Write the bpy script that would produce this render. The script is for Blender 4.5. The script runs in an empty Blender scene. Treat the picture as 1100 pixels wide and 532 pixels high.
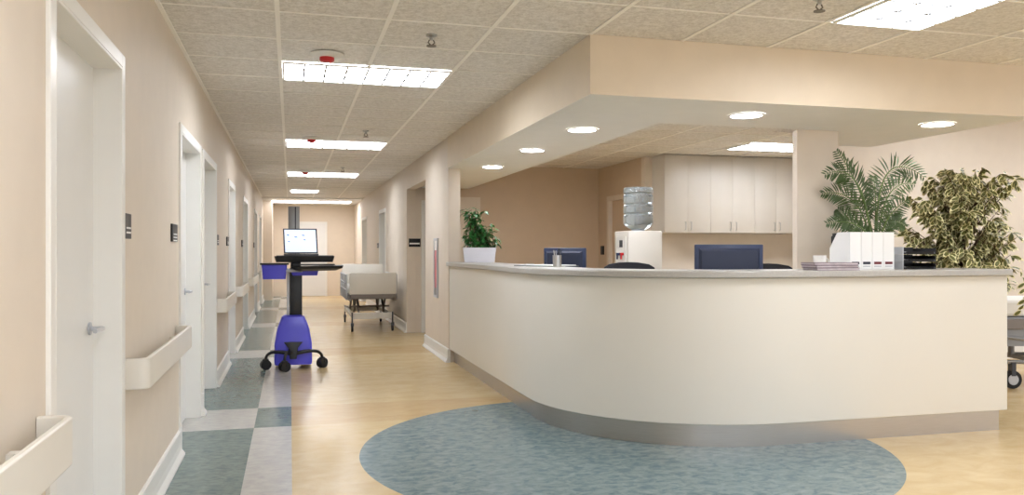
import bpy, bmesh, math, random
from math import sin, cos, pi, radians, atan, hypot
from mathutils import Vector, Matrix
random.seed(7)
S = bpy.context.scene
COL = S.collection

# ------------------------------------------------------------------ materials
def newmat(name):
    m = bpy.data.materials.new(name); m.use_nodes = True
    nt = m.node_tree; b = nt.nodes['Principled BSDF']
    return m, nt, b
def srgb(r, g, b):
    f = lambda c: ((c/255+0.055)/1.055)**2.4 if c/255 > 0.04045 else c/255/12.92
    return (f(r), f(g), f(b), 1)
def mat(name, rgb, rough=0.5, metal=0.0, var=0.04, scale=6.0, bump=0.0, bscale=60.0, emit=0.0, spec=0.5, trans=0.0, ior=1.45, stretch=None):
    m, nt, b = newmat(name)
    N, L = nt.nodes, nt.links
    tc = N.new('ShaderNodeTexCoord'); no = N.new('ShaderNodeTexNoise'); no.inputs['Scale'].default_value = scale
    no.inputs['Detail'].default_value = 4
    if stretch:
        mp = N.new('ShaderNodeMapping'); mp.inputs['Scale'].default_value = stretch
        L.new(tc.outputs['Object'], mp.inputs['Vector']); L.new(mp.outputs['Vector'], no.inputs['Vector'])
    else: L.new(tc.outputs['Object'], no.inputs['Vector'])
    cr = N.new('ShaderNodeValToRGB'); c = srgb(*rgb)
    cr.color_ramp.elements[0].position = .3; cr.color_ramp.elements[1].position = .7
    cr.color_ramp.elements[0].color = tuple(x*(1-var) for x in c[:3])+(1,)
    cr.color_ramp.elements[1].color = tuple(min(1, x*(1+var)) for x in c[:3])+(1,)
    L.new(no.outputs['Fac'], cr.inputs['Fac']); L.new(cr.outputs['Color'], b.inputs['Base Color'])
    b.inputs['Roughness'].default_value = rough; b.inputs['Metallic'].default_value = metal
    b.inputs['Specular IOR Level'].default_value = spec
    if trans: b.inputs['Transmission Weight'].default_value = trans; b.inputs['IOR'].default_value = ior
    if bump:
        n2 = N.new('ShaderNodeTexNoise'); n2.inputs['Scale'].default_value = bscale; L.new(tc.outputs['Object'], n2.inputs['Vector'])
        bp = N.new('ShaderNodeBump'); bp.inputs['Strength'].default_value = bump; bp.inputs['Distance'].default_value = .003
        L.new(n2.outputs['Fac'], bp.inputs['Height']); L.new(bp.outputs['Normal'], b.inputs['Normal'])
    if emit:
        L.new(cr.outputs['Color'], b.inputs['Emission Color']); b.inputs['Emission Strength'].default_value = emit
    return m

M = {}
M['wall'] = mat('beige_wall_paint', (222, 209, 192), .6, var=.02, bump=.08, bscale=180)
M['wall_tan'] = mat('tan_wall_paint', (206, 184, 158), .6, var=.02, bump=.08, bscale=180)
M['fascia'] = mat('warm_beige_fascia_paint', (224, 208, 184), .6, var=.02, bump=.08, bscale=180)
M['wall_cream'] = mat('cream_wall_paint', (226, 212, 192), .6, var=.02)
M['soffit'] = mat('pale_soffit_paint', (238, 236, 229), .6, var=.015)
M['white'] = mat('white_gloss_paint', (236, 234, 228), .32, var=.012)
M['door'] = mat('white_door_laminate', (232, 231, 227), .38, var=.012)
M['rail'] = mat('ivory_handrail_plastic', (228, 223, 212), .35, var=.012)
M['panel'] = mat('cream_counter_laminate', (226, 221, 210), .42, var=.015, scale=1.5)
M['top'] = mat('grey_stone_countertop', (176, 172, 165), .3, var=.06, scale=90)
M['plinth'] = mat('brushed_metal_plinth', (190, 184, 178), .28, .95, var=.05, scale=8, stretch=(1, 1, 40))
M['cab'] = mat('pale_cabinet_laminate', (208, 201, 190), .4, var=.012)
M['steel'] = mat('brushed_steel', (190, 190, 188), .28, 1.0, var=.05)
M['dsteel'] = mat('dark_bronze_metal', (120, 112, 100), .4, .8)
M['black'] = mat('black_plastic', (22, 23, 27), .4, var=.1)
M['dgrey'] = mat('dark_grey_plastic', (60, 62, 68), .45)
M['lgrey'] = mat('light_grey_plastic', (190, 192, 196), .4)
M['mgrey'] = mat('mid_grey_metal', (140, 140, 140), .35, .5)
M['blue'] = mat('royal_blue_plastic', (82, 80, 214), .32, var=.04)
M['navy'] = mat('navy_monitor_shell', (36, 44, 68), .45, var=.06)
M['navyl'] = mat('navy_monitor_rim', (44, 56, 86), .4, var=.06)
M['fabric'] = mat('black_chair_fabric', (34, 34, 40), .85, bump=.3, bscale=400)
M['paper'] = mat('white_paper', (240, 240, 238), .7, var=.01)
M['card'] = mat('white_card', (238, 238, 236), .5, var=.01)
M['red'] = mat('red_plastic', (190, 32, 36), .4)
M['rose'] = mat('dusty_red_panel', (196, 120, 124), .45, var=.08, scale=3)
M['tagd'] = mat('dark_spine_label', (44, 44, 62), .6)
M['tagr'] = mat('maroon_spine_label', (112, 40, 50), .6)
M['mag1'] = mat('mauve_magazine_cover', (120, 100, 112), .35, var=.15, scale=20)
M['mag2'] = mat('grey_magazine_cover', (196, 186, 190), .35, var=.15, scale=20)
M['mag3'] = mat('plum_magazine_cover', (112, 92, 104), .35, var=.15, scale=20)
M['clip'] = mat('dark_green_clipboard', (70, 84, 76), .4)
M['pot'] = mat('white_planter_glaze', (226, 226, 234), .3, var=.02)
M['potd'] = mat('dark_pot_ceramic', (70, 60, 54), .5)
M['soil'] = mat('potting_soil', (58, 44, 34), .95, var=.3, scale=60, bump=.6)
M['leaf'] = mat('deep_green_leaf', (60, 124, 62), .38, var=.35, scale=18)
M['palm'] = mat('palm_leaf_green', (66, 88, 40), .5, var=.3, scale=6)
M['palmst'] = mat('palm_stem_green', (98, 122, 60), .5, var=.2)
M['fic'] = mat('olive_leaf_centre', (104, 106, 54), .5, var=.3, scale=14)
M['ficc'] = mat('cream_leaf_margin', (232, 224, 172), .5, var=.12, scale=14)
M['bark'] = mat('brown_bark', (92, 72, 52), .85, var=.2, scale=30, bump=.5)
M['mattress'] = mat('white_bed_linen', (228, 226, 220), .8, var=.02, bump=.2, bscale=30)
M['bedp'] = mat('ivory_bed_panel', (226, 220, 208), .4, var=.015)
M['bedg'] = mat('bed_frame_grey', (128, 120, 114), .45, .3)
M['rubber'] = mat('black_rubber', (20, 20, 22), .7)
M['lampw'] = mat('fluorescent_diffuser', (239, 245, 255), .5, var=0, emit=12.0)
M['lampe'] = mat('added_strip_diffuser', (246, 246, 252), .5, var=0, emit=6.5)
M['lampd'] = mat('downlight_diffuser', (246, 246, 255), .5, var=.01, emit=18.0)
M['screen'] = mat('lit_laptop_screen', (222, 232, 250), .3, var=.05, scale=12, emit=.45)
M['screend'] = mat('dark_monitor_screen', (18, 20, 26), .15, var=.02)
M['icon'] = mat('pale_screen_icon', (90, 120, 190), .3, emit=.2)
M['water'] = mat('clear_bottle_plastic', (186, 196, 200), .06, var=.02, trans=.82, ior=1.33, bump=.5, bscale=16)

def ceiling_mat():
    m, nt, b = newmat('speckled_ceiling_tile'); N, L = nt.nodes, nt.links
    tc = N.new('ShaderNodeTexCoord')
    n1 = N.new('ShaderNodeTexNoise'); n1.inputs['Scale'].default_value = 85; n1.inputs['Detail'].default_value = 3
    n2 = N.new('ShaderNodeTexNoise'); n2.inputs['Scale'].default_value = 28; n2.inputs['Detail'].default_value = 6
    for n in (n1, n2): L.new(tc.outputs['Object'], n.inputs['Vector'])
    mx = N.new('ShaderNodeMath'); mx.operation = 'ADD'; L.new(n1.outputs['Fac'], mx.inputs[0]); L.new(n2.outputs['Fac'], mx.inputs[1])
    cr = N.new('ShaderNodeValToRGB'); cr.color_ramp.elements[0].position = .36; cr.color_ramp.elements[1].position = .62
    cr.color_ramp.elements[0].color = srgb(206, 200, 190); cr.color_ramp.elements[1].color = srgb(240, 236, 229)
    hv = N.new('ShaderNodeMath'); hv.operation = 'MULTIPLY'; hv.inputs[1].default_value = .5; L.new(mx.outputs[0], hv.inputs[0])
    L.new(hv.outputs[0], cr.inputs['Fac']); L.new(cr.outputs['Color'], b.inputs['Base Color'])
    bp = N.new('ShaderNodeBump'); bp.inputs['Strength'].default_value = .5; bp.inputs['Distance'].default_value = .004
    L.new(hv.outputs[0], bp.inputs['Height']); L.new(bp.outputs['Normal'], b.inputs['Normal'])
    b.inputs['Roughness'].default_value = .45
    return m
M['ceil'] = ceiling_mat()
M['grid'] = mat('ceiling_grid_metal', (252, 248, 240), .5, var=.01)

CARP = (2.13, 5.11, 1.717)
def floor_mat():
    m, nt, b = newmat('linoleum_floor'); N, L = nt.nodes, nt.links
    tc = N.new('ShaderNodeTexCoord'); sp = N.new('ShaderNodeSeparateXYZ'); L.new(tc.outputs['Object'], sp.inputs[0])
    def mth(op, a, c=None):
        n = N.new('ShaderNodeMath'); n.operation = op
        for i, v in enumerate((a, c)):
            if v is None: continue
            if isinstance(v, (int, float)): n.inputs[i].default_value = v
            else: L.new(v, n.inputs[i])
        return n.outputs[0]
    X, Y = sp.outputs['X'], sp.outputs['Y']
    left = mth('LESS_THAN', X, -.257); strip = mth('LESS_THAN', X, .008)
    band = mth('LESS_THAN', mth('MODULO', mth('ADD', Y, 41-6.297), 4.1), .786)
    right = mth('SUBTRACT', strip, left)
    notb = mth('SUBTRACT', 1.0, band)
    teal = mth('ADD', mth('MULTIPLY', left, notb), mth('MULTIPLY', right, band))
    dx = mth('SUBTRACT', X, CARP[0]); dy = mth('SUBTRACT', Y, CARP[1])
    d2 = mth('ADD', mth('MULTIPLY', dx, dx), mth('MULTIPLY', dy, dy))
    circ = mth('LESS_THAN', d2, CARP[2]**2)
    def stain(c1, c2, sc, st):
        mp = N.new('ShaderNodeMapping'); mp.inputs['Scale'].default_value = st; L.new(tc.outputs['Object'], mp.inputs['Vector'])
        no = N.new('ShaderNodeTexNoise'); no.inputs['Scale'].default_value = sc; no.inputs['Detail'].default_value = 8
        no.inputs['Roughness'].default_value = .65; no.inputs['Distortion'].default_value = .6
        L.new(mp.outputs['Vector'], no.inputs['Vector'])
        cr = N.new('ShaderNodeValToRGB'); cr.color_ramp.elements[0].position = .35; cr.color_ramp.elements[1].position = .65
        cr.color_ramp.elements[0].color = srgb(*c1); cr.color_ramp.elements[1].color = srgb(*c2)
        L.new(no.outputs['Fac'], cr.inputs['Fac']); return cr.outputs['Color']
    yellow = stain((200, 173, 122), (213, 189, 144), 4.0, (1, 1.6, 1))
    tan = stain((190, 158, 108), (202, 174, 126), 4.0, (1, 1.8, 1))
    tealc = stain((88, 108, 106), (124, 140, 136), 14.0, (1, 1.4, 1))
    greyc = stain((178, 176, 172), (198, 195, 188), 12.0, (1, 1.4, 1))
    carpc = stain((80, 108, 116), (128, 147, 149), 13.0, (1, 1.4, 1))
    def mix(f, a, c):
        n = N.new('ShaderNodeMix'); n.data_type = 'RGBA'; L.new(f, n.inputs['Factor']); L.new(a, n.inputs['A']); L.new(c, n.inputs['B'])
        return n.outputs['Result']
    col = mix(band, yellow, tan)
    col = mix(circ, col, carpc)
    col = mix(strip, col, greyc)
    col = mix(teal, col, tealc)
    L.new(col, b.inputs['Base Color'])
    b.inputs['Roughness'].default_value = .24; b.inputs['Specular IOR Level'].default_value = .5
    return m
M['floor'] = floor_mat()

# ------------------------------------------------------------------ geometry helpers
def bx(bm, x0, x1, y0, y1, z0, z1, bev=0.0, seg=2, mi=0):
    vs = [bm.verts.new(p) for p in ((x0,y0,z0),(x1,y0,z0),(x1,y1,z0),(x0,y1,z0),(x0,y0,z1),(x1,y0,z1),(x1,y1,z1),(x0,y1,z1))]
    fs = [bm.faces.new([vs[i] for i in f]) for f in ((3,2,1,0),(4,5,6,7),(0,1,5,4),(1,2,6,5),(2,3,7,6),(3,0,4,7))]
    for f in fs: f.material_index = mi
    if bev:
        es = list({e for f in fs for e in f.edges})
        bmesh.ops.bevel(bm, geom=es, offset=bev, segments=seg, affect='EDGES', profile=.5)
def prism(bm, pts, z0, z1, mi=0):
    n = len(pts)
    a = [bm.verts.new((x, y, z0)) for x, y in pts]; b = [bm.verts.new((x, y, z1)) for x, y in pts]
    bm.faces.new(a[::-1]).material_index = mi; bm.faces.new(b).material_index = mi
    for i in range(n): bm.faces.new((a[i], a[(i+1) % n], b[(i+1) % n], b[i])).material_index = mi
def frustum(bm, rings, mi=0, caps=True):
    """rings: list of equal-length lists of 3D points"""
    R = [[bm.verts.new(p) for p in r] for r in rings]; n = len(R[0])
    for a, b in zip(R, R[1:]):
        for i in range(n): bm.faces.new((a[i], a[(i+1) % n], b[(i+1) % n], b[i])).material_index = mi
    if caps: bm.faces.new(R[0][::-1]).material_index = mi; bm.faces.new(R[-1]).material_index = mi
def lathe(bm, prof, cx=0, cy=0, n=28, mi=0, cap=True):
    rings = [[(cx+r*cos(2*pi*i/n), cy+r*sin(2*pi*i/n), z) for i in range(n)] for r, z in prof]
    frustum(bm, rings, mi, cap)
def tube(bm, pts, r, n=8, mi=0, caps=True):
    pts = [Vector(p) for p in pts]; rr = r if isinstance(r, (list, tuple)) else [r]*len(pts)
    rings = []; up = Vector((0, 0, 1))
    t0 = (pts[1]-pts[0]).normalized()
    if abs(t0.dot(up)) > .95: up = Vector((1, 0, 0))
    for i, p in enumerate(pts):
        t = (pts[min(i+1, len(pts)-1)]-pts[max(i-1, 0)]).normalized()
        u = t.cross(up).normalized(); v = u.cross(t); up = v
        rings.append([tuple(p+rr[i]*(cos(2*pi*k/n)*u+sin(2*pi*k/n)*v)) for k in range(n)])
    frustum(bm, rings, mi, caps)
def obj(name, bm, m, parent=None, smooth=False, bevel=0, loc=None):
    bmesh.ops.recalc_face_normals(bm, faces=bm.faces)
    me = bpy.data.meshes.new(name); bm.to_mesh(me); bm.free()
    for k in (m if isinstance(m, (list, tuple)) else [m]): me.materials.append(M[k])
    if smooth:
        for p in me.polygons: p.use_smooth = True
        me.set_sharp_from_angle(angle=radians(35))
    o = bpy.data.objects.new(name, me); COL.objects.link(o)
    if parent: o.parent = parent
    if loc: o.location = loc
    if bevel:
        md = o.modifiers.new('bevel', 'BEVEL'); md.width = bevel; md.segments = 2; md.limit_method = 'ANGLE'
    return o
def B(): return bmesh.new()
def box(name, dims, m, parent=None, bev=0.0, smooth=False):
    bm = B(); bx(bm, *dims, bev=bev); return obj(name, bm, m, parent, smooth or bev > 0)
def thing(name, label, cat, loc=(0, 0, 0), rz=0, group=None):
    o = bpy.data.objects.new(name, None); COL.objects.link(o); o.location = loc; o.rotation_euler = (0, 0, rz)
    o.empty_display_size = .1; o['label'] = label; o['category'] = cat
    if group: o['group'] = group
    return o
def tag(o, label, cat, group=None):
    o['label'] = label; o['category'] = cat
    if group: o['group'] = group
    return o
def struct(o): o['kind'] = 'structure'; return o
def dup(root, loc, rz=None, label=None):
    r = root.copy(); COL.objects.link(r); r.location = loc
    if rz is not None: r.rotation_euler = (0, 0, rz)
    if label: r['label'] = label
    for ch in list(root.children):
        c = ch.copy(); COL.objects.link(c); c.parent = r
        for g in list(ch.children):
            d = g.copy(); COL.objects.link(d); d.parent = c
    return r

# ------------------------------------------------------------------ constants
CH = 2.616; SOF = 2.25; XL = -.686; XR = 1.77; YE = 24.0
T = .15

# ------------------------------------------------------------------ floor & ceiling
struct(box('floor', (-1.6, 13, -3, 27, -.12, 0), 'floor'))
struct(box('ceiling', (-1.2, 13, -3, 4.705, CH, CH+.1), 'ceil'))
struct(box('ceiling', (-1.2, 5.15, 4.705, 27, CH, CH+.1), 'ceil'))
struct(box('ceiling', (5.15, 13, 8.06, 27, CH, CH+.1), 'ceil'))
HI = 2.98
struct(box('ceiling', (5.15, 13, 4.705, 8.06, HI, HI+.1), 'ceil'))
bm = B(); bx(bm, 5.05, 5.149, 4.60, 8.16, CH+.101, HI+.1); bx(bm, 5.15, 13, 4.60, 4.704, CH+.101, HI+.1); bx(bm, 5.15, 13, 8.061, 8.16, CH+.101, HI+.1)
struct(obj('wall_riser', bm, 'fascia'))
bm = B()
xs = [-.07+.61*k for k in range(-1, 20)]
for i, x in enumerate(xs):
    w = .013
    y1 = 21.1 if x < 1.7 else (4.705 if x < 1.8 else 12.44)
    if x < XL+.02: bx(bm, XL, XL+.022, -3, 21.1, CH-.012, CH-.001); continue
    if x > 1.8:
        bx(bm, x-w, x+w, -3, 4.705, CH-.006, CH-.001)
        if x > 2.7 and x < 7: bx(bm, x-w, x+w, 5.67 if x < 5.1 else 8.1, 10.2 if x > 4.8 else 12.44, CH-.006, CH-.001)
    else: bx(bm, x-w, x+w, -3, y1, CH-.006, CH-.001)
for k in range(-12, 28):
    y = 4.70+.6*k
    hw = .006
    if y < 4.6: bx(bm, XL, 12, y-hw, y+hw, CH-.005, CH-.001)
    else:
        bx(bm, XL, XR-.01, y-hw, y+hw, CH-.005, CH-.001)
        if 5.7 < y < 10.2: bx(bm, 2.68, 7.1 if y > 8.1 else 5.14, y-hw, y+hw, CH-.005, CH-.001)
        elif 10.2 < y < 12.4: bx(bm, 2.68, 4.78, y-hw, y+hw, CH-.005, CH-.001)
struct(obj('trim_1', bm, 'grid'))
# white plaster ceiling of the cross hall at the far end
struct(box('ceiling', (XL, XR, 21.1, YE, CH-.03, CH-.002), 'white'))

# ------------------------------------------------------------------ left wall with door openings
LD = [(2.71, 3.717), (5.65, 6.80), (7.06, 8.20), (9.95, 10.95), (12.95, 14.15), (16.9, 18.1), (19.6, 20.7)]
DH = 2.06
def wall_with_doors(name, x0, x1, ya, yb, doors, zt, m):
    bm = B(); y = ya
    for a, b in doors:
        bx(bm, x0, x1, y, a, 0, zt); bx(bm, x0, x1, a, b, DH, zt); y = b
    bx(bm, x0, x1, y, yb, 0, zt)
    return struct(obj(name, bm, m))
wall_with_doors('wall_left', XL-T, XL, -3, YE, LD, CH, 'wall')
def door_left(i, a, b, handle_near=False):
    xd = XL-.095
    leaf = struct(box('door_%d' % i, (xd-.045, xd, a+.012, b-.012, .008, DH-.012), 'door'))
    bm = B()
    w, p = .055, .014
    bx(bm, XL-.001, XL+p, a-w, a, 0, DH+w); bx(bm, XL-.001, XL+p, b, b+w, 0, DH+w); bx(bm, XL-.001, XL+p, a, b, DH, DH+w)
    bx(bm, XL-.14, XL+p, a-.001, a+.012, 0, DH); bx(bm, XL-.14, XL+p, b-.012, b+.001, 0, DH); bx(bm, XL-.14, XL+p, a+.012, b-.012, DH-.012, DH)
    obj('door_frame', bm, 'white', leaf, bevel=.003)
    bm = B()
    yh = b-.09
    tube(bm, [(xd, yh, .985), (xd+.05, yh, .985)], .009); tube(bm, [(xd+.05, yh+.006, .985), (xd+.052, yh-.05, .985), (xd+.048, yh-.12, .985)], .009)
    lathe_pts = [(xd, yh, .985), (xd+.008, yh, .985)]; tube(bm, lathe_pts, .026, 16)
    obj('door_handle', bm, 'lgrey', leaf, True)
for i, (a, b) in enumerate(LD): door_left(i+1, a, b)
# baseboards, left
prev = -3
def base_profile(bm, x, sgn, y0, y1):
    # coved, splayed skirting running along Y; sgn=+1 projects towards +X
    pr = [(0, 0), (.040, 0), (.040, .012), (.020, .040), (.015, .075), (.015, .150), (.006, .16), (0, .16)]
    frustum(bm, [[(x+sgn*px, y, z) for px, z in pr] for y in (y0, y1)])
for a, b in LD+[(YE-.2, YE)]:
    s0, s1 = prev, a-.056
    bm = B(); base_profile(bm, XL, 1, s0, s1); struct(obj('baseboard_left', bm, 'white')); prev = b+.056

# ------------------------------------------------------------------ right corridor wall
RD = [(15.95, 17.0), (20.0, 21.2)]
wall_with_doors('wall_right', XR, XR+.14, 12.94, YE, RD, CH, 'wall')
for j, (a, b) in enumerate(RD):
    xd = XR+.1
    leaf = struct(box('door_%d' % (8+j), (xd, xd+.04, a+.012, b-.012, .008, DH-.012), 'door'))
    bm = B(); w, p = .055, .014
    bx(bm, XR-p, XR+.001, a-w, a, 0, DH+w); bx(bm, XR-p, XR+.001, b, b+w, 0, DH+w); bx(bm, XR-p, XR+.001, a, b, DH, DH+w)
    bx(bm, XR-p, XR+.139, a-.001, a+.012, 0, DH); bx(bm, XR-p, XR+.139, b-.012, b+.001, 0, DH); bx(bm, XR-p, XR+.139, a+.012, b-.012, DH-.012, DH)
    obj('door_frame', bm, 'white', leaf)
prev = 12.94
for a, b in RD+[(YE, YE)]:
    bm = B(); base_profile(bm, XR, -1, prev, a-.056); struct(obj('baseboard_right', bm, 'white')); prev = b+.056
# wall pier at the end of the counter (faces the corridor) and lintel over the recess
bm = B(); bx(bm, XR, XR+.14, 9.41, 11.1, 0, SOF); bx(bm, XR, XR+.14, 11.1, 12.94, 2.26, CH); bx(bm, XR, XR+.14, 9.41, 11.1, SOF, CH)
struct(obj('wall_pier', bm, 'wall'))
bm = B(); base_profile(bm, XR, -1, 9.37, 11.1)
bx(bm, XR-.015, XR+.02, 9.385, 9.41, 0, .15)
struct(obj('baseboard_pier', bm, 'white'))
# recess with a door facing the camera
bm = B(); bx(bm, XR+.141, 2.20, 12.94, 13.06, 0, 2.6); bx(bm, 2.15, 2.20, 11.101, 12.94, 0, 2.6); bx(bm, XR+.141, 2.20, 11.0, 11.1, 0, 2.6)

struct(obj('wall_recess', bm, 'wall'))
leaf = struct(box('door_10', (2.05, 2.145, 12.925, 12.938, .01, 2.04), 'door'))
bm = B(); bx(bm, 2.0, 2.05, 12.915, 12.94, 0, 2.09); bx(bm, 2.05, 2.148, 12.915, 12.94, 2.04, 2.09)
obj('door_frame', bm, 'white', leaf)
# end of the corridor
bm = B(); bx(bm, -1.2, 3, YE, YE+.12, 0, CH); struct(obj('wall_end', bm, 'wall_cream'))
struct(box('wall_end', (XL, XL+.23, 22.2, YE, 0, CH-.03), 'wall'))
leaf = struct(box('door_11', (.2, .95, YE-.03, YE-.001, .01, 2.05), 'door'))
bm = B(); bx(bm, .14, .2, YE-.04, YE-.001, 0, 2.11); bx(bm, .95, 1.01, YE-.04, YE-.001, 0, 2.11); bx(bm, .2, .95, YE-.04, YE-.001, 2.05, 2.11)
obj('door_frame', bm, 'white', leaf)

# ------------------------------------------------------------------ soffit over the counter (L-shaped, dropped)
YF = 4.705; XSR = 5.15; YSR = 6.45
def prism_faces(name, pts, z0, z1, mside, mbot):
    bm = B(); n = len(pts)
    a = [bm.verts.new((x, y, z0)) for x, y in pts]; b = [bm.verts.new((x, y, z1)) for x, y in pts]
    f = bm.faces.new(a[::-1]); f.material_index = 1
    bm.faces.new(b)
    for i in range(n): bm.faces.new((a[i], a[(i+1) % n], b[(i+1) % n], b[i]))
    return struct(obj(name, bm, [mside, mbot]))
prism_faces('ceiling_soffit', [(XR-.01, YF), (XSR, YF), (XSR, YSR), (4.66, YSR), (4.1, 5.65), (2.66, 5.65), (2.66, 12.44), (XR+.145, 12.44), (XR+.145, 9.415), (XR-.01, 9.415)], SOF, CH-.001, 'fascia', 'soffit')
# column in front and the angled partition behind it
bm = B(); prism(bm, [(3.84, 5.652), (4.215, 5.652), (4.215, 5.80), (3.90, 5.80)], 0, SOF-.001)
struct(obj('wall_column', bm, 'wall'))
bm = B(); prism(bm, [(4.05, 5.80), (4.19, 5.80), (5.80, 8.0), (5.64, 8.0)], 0, CH-.002)
struct(obj('wall_partition', bm, 'wall'))
struct(box('wall_lobby', (5.66, 12, 8.0, 8.06, 0, HI-.002), 'wall'))
bm = B()
bx(bm, 5.8, 12, 7.98, 8.0, 0, .15); struct(obj('baseboard_lobby', bm, 'white'))
# nurse station interior walls
struct(box('wall_back', (2.205, 4.8, 12.45, 12.57, 0, CH-.002), 'wall_tan'))
wall_y = [(10.95, 12.0)]
bm = B(); bx(bm, 4.8, 4.92, 10.781, 10.95, 0, CH-.002); bx(bm, 4.8, 4.92, 12.0, 12.57, 0, CH-.002); bx(bm, 4.8, 4.92, 10.95, 12.0, 2.08, CH-.002)
struct(obj('wall_station_side', bm, 'wall_tan'))
leaf = struct(box('door_12', (4.85, 4.89, 10.963, 11.987, .01, 2.066), 'wall_tan'))
bm = B(); bx(bm, 4.785, 4.91, 10.89, 10.962, 0, 2.14); bx(bm, 4.785, 4.91, 11.988, 12.06, 0, 2.14); bx(bm, 4.785, 4.91, 10.962, 11.988, 2.068, 2.14)
obj('door_frame', bm, 'wall', leaf)
struct(box('wall_cabinet_side', (4.8, 7.2, 10.66, 10.78, 0, CH-.002), 'wall'))
struct(box('wall_station_right', (7.2, 7.32, 8.12, 10.78, 0, CH-.002), 'wall'))
leaf = struct(box('door_13', (2.5, 2.78, 12.43, 12.449, .01, 2.06), 'wall'))
bm = B(); bx(bm, 2.78, 2.84, 12.42, 12.449, 0, 2.12); bx(bm, 2.48, 2.78, 12.42, 12.449, 2.06, 2.12)
obj('door_frame', bm, 'wall', leaf)

# ------------------------------------------------------------------ handrails on the left wall
def handrail(y0, y1, label):
    t = thing('handrail', label, 'handrail', (XL, y0, 0), 0, 'handrails along the left wall')
    Lg = y1-y0; d = .098; th = .02; r = .045
    def path(off):
        p = [(0, off)]
        for k in range(7):
            a = pi/2*k/6; rr = r-off
            p.append((d-r+rr*sin(a), r-rr*cos(a)))
        q = [(x, Lg-y) for x, y in p][::-1]
        return p+q
    o, n = path(0), path(th)
    pts = o+n[::-1]
    bm = B(); prism(bm, pts, .70, .835)
    obj('rail', bm, 'rail', t, True, bevel=.005)
    for k in range(max(2, int(Lg/.8))):
        y = .25+(Lg-.5)*k/max(1, max(2, int(Lg/.8))-1)
        box('bracket', (0, d-th, y-.02, y+.02, .74, .79), 'rail', t)
    return t
handrail(.2, 2.577, 'ivory wall handrail nearest the camera, in front of the nearest left door')
handrail(3.83, 5.46, 'ivory wall handrail between the two black plaques beside the nearest white doors')
handrail(8.32, 9.84, 'ivory wall handrail just past the pair of adjacent white doors on the left')
handrail(11.08, 12.8, 'ivory wall handrail third from last along the left wall, past the fourth door')
handrail(14.4, 16.6, 'ivory wall handrail far down the left wall behind the blue bin of the cart')
handrail(18.3, 19.4, 'farthest ivory wall handrail, at the end of the left wall')

# ------------------------------------------------------------------ door plaques
def plaque(name, x, y0, y1, z0, z1, n, label, lines=2, side=1):
    t = thing(name, label, 'sign', (x, (y0+y1)/2, (z0+z1)/2), 0, 'black door plaques')
    hy, hz = (y1-y0)/2, (z1-z0)/2
    s = side
    bm = B(); bx(bm, min(0, s*.012), max(0, s*.012), -hy, hy, -hz, hz); obj('plate', bm, 'black', t, bevel=.001)
    bm = B()
    for k in range(lines):
        zz = -hz*.15-k*hz*.36
        bx(bm, min(s*.0125, s*.0135), max(s*.0125, s*.0135), -hy*.7, hy*.75, zz-hz*.07, zz+hz*.07)
    obj('lettering', bm, 'paper', t)
plaque('door_sign', XL, 3.785, 3.92, 1.350, 1.458, 1, 'black plaque with white lines beside the nearest left door', 2)
plaque('door_sign', XL, 5.23, 5.45, 1.352, 1.458, 1, 'black plaque on the left wall just before the second door', 3)
plaque('door_sign', XL, 8.29, 8.50, 1.35, 1.45, 1, 'small black plaque just past the pair of adjacent white doors', 2)
plaque('door_sign', XL, 9.6, 9.86, 1.35, 1.45, 1, 'black plaque on the left wall just before the fourth door', 2)
plaque('door_sign', XL, 12.5, 12.75, 1.35, 1.45, 1, 'black plaque on the left wall before the fifth door', 1)
plaque('door_sign', XL, 16.5, 16.75, 1.35, 1.45, 1, 'farthest black plaque on the left wall', 1)
plaque('door_sign', XR, 17.15, 17.45, 1.35, 1.45, 1, 'small black plaque on the right corridor wall behind the bed', 1, -1)
t = thing('room_sign', 'wide black sign with white line in the recess on the right', 'sign', (1.87, 12.94, 1.43))
box('plate', (-.07, .115, -.014, 0, -.075, .055), 'black', t)
box('lettering', (-.06, .10, -.0155, -.0145, -.035, -.012), 'paper', t)
# slim recessed red case on the pier
t = thing('extinguisher_case', 'tall slim wall case with dusty red front on the pier left of the counter', 'fire equipment case', (XR, 10.19, 1.08))
bm = B(); bx(bm, -.02, 0, -.13, -.10, -.37, .37); bx(bm, -.02, 0, .10, .13, -.37, .37); bx(bm, -.02, 0, -.10, .10, .34, .37); bx(bm, -.02, 0, -.10, .10, -.37, -.34)
obj('frame', bm, 'lgrey', t)
box('front_panel', (-.012, -.001, -.10, .10, -.25, .22), 'rose', t)
box('upper_panel', (-.012, -.001, -.10, .10, .22, .34), 'white', t)
box('lower_panel', (-.012, -.001, -.10, .10, -.34, -.25), 'mgrey', t)
# switch plate in the station
t = thing('wall_switch', 'black switch plate on the tan wall beside the station side door', 'switch', (4.8, 12.27, 1.30))
box('plate', (-.012, 0, -.07, .07, -.07, .07), 'black', t, .003)
box('rocker', (-.018, -.012, -.03, .03, -.005, .045), 'dgrey', t)

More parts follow.
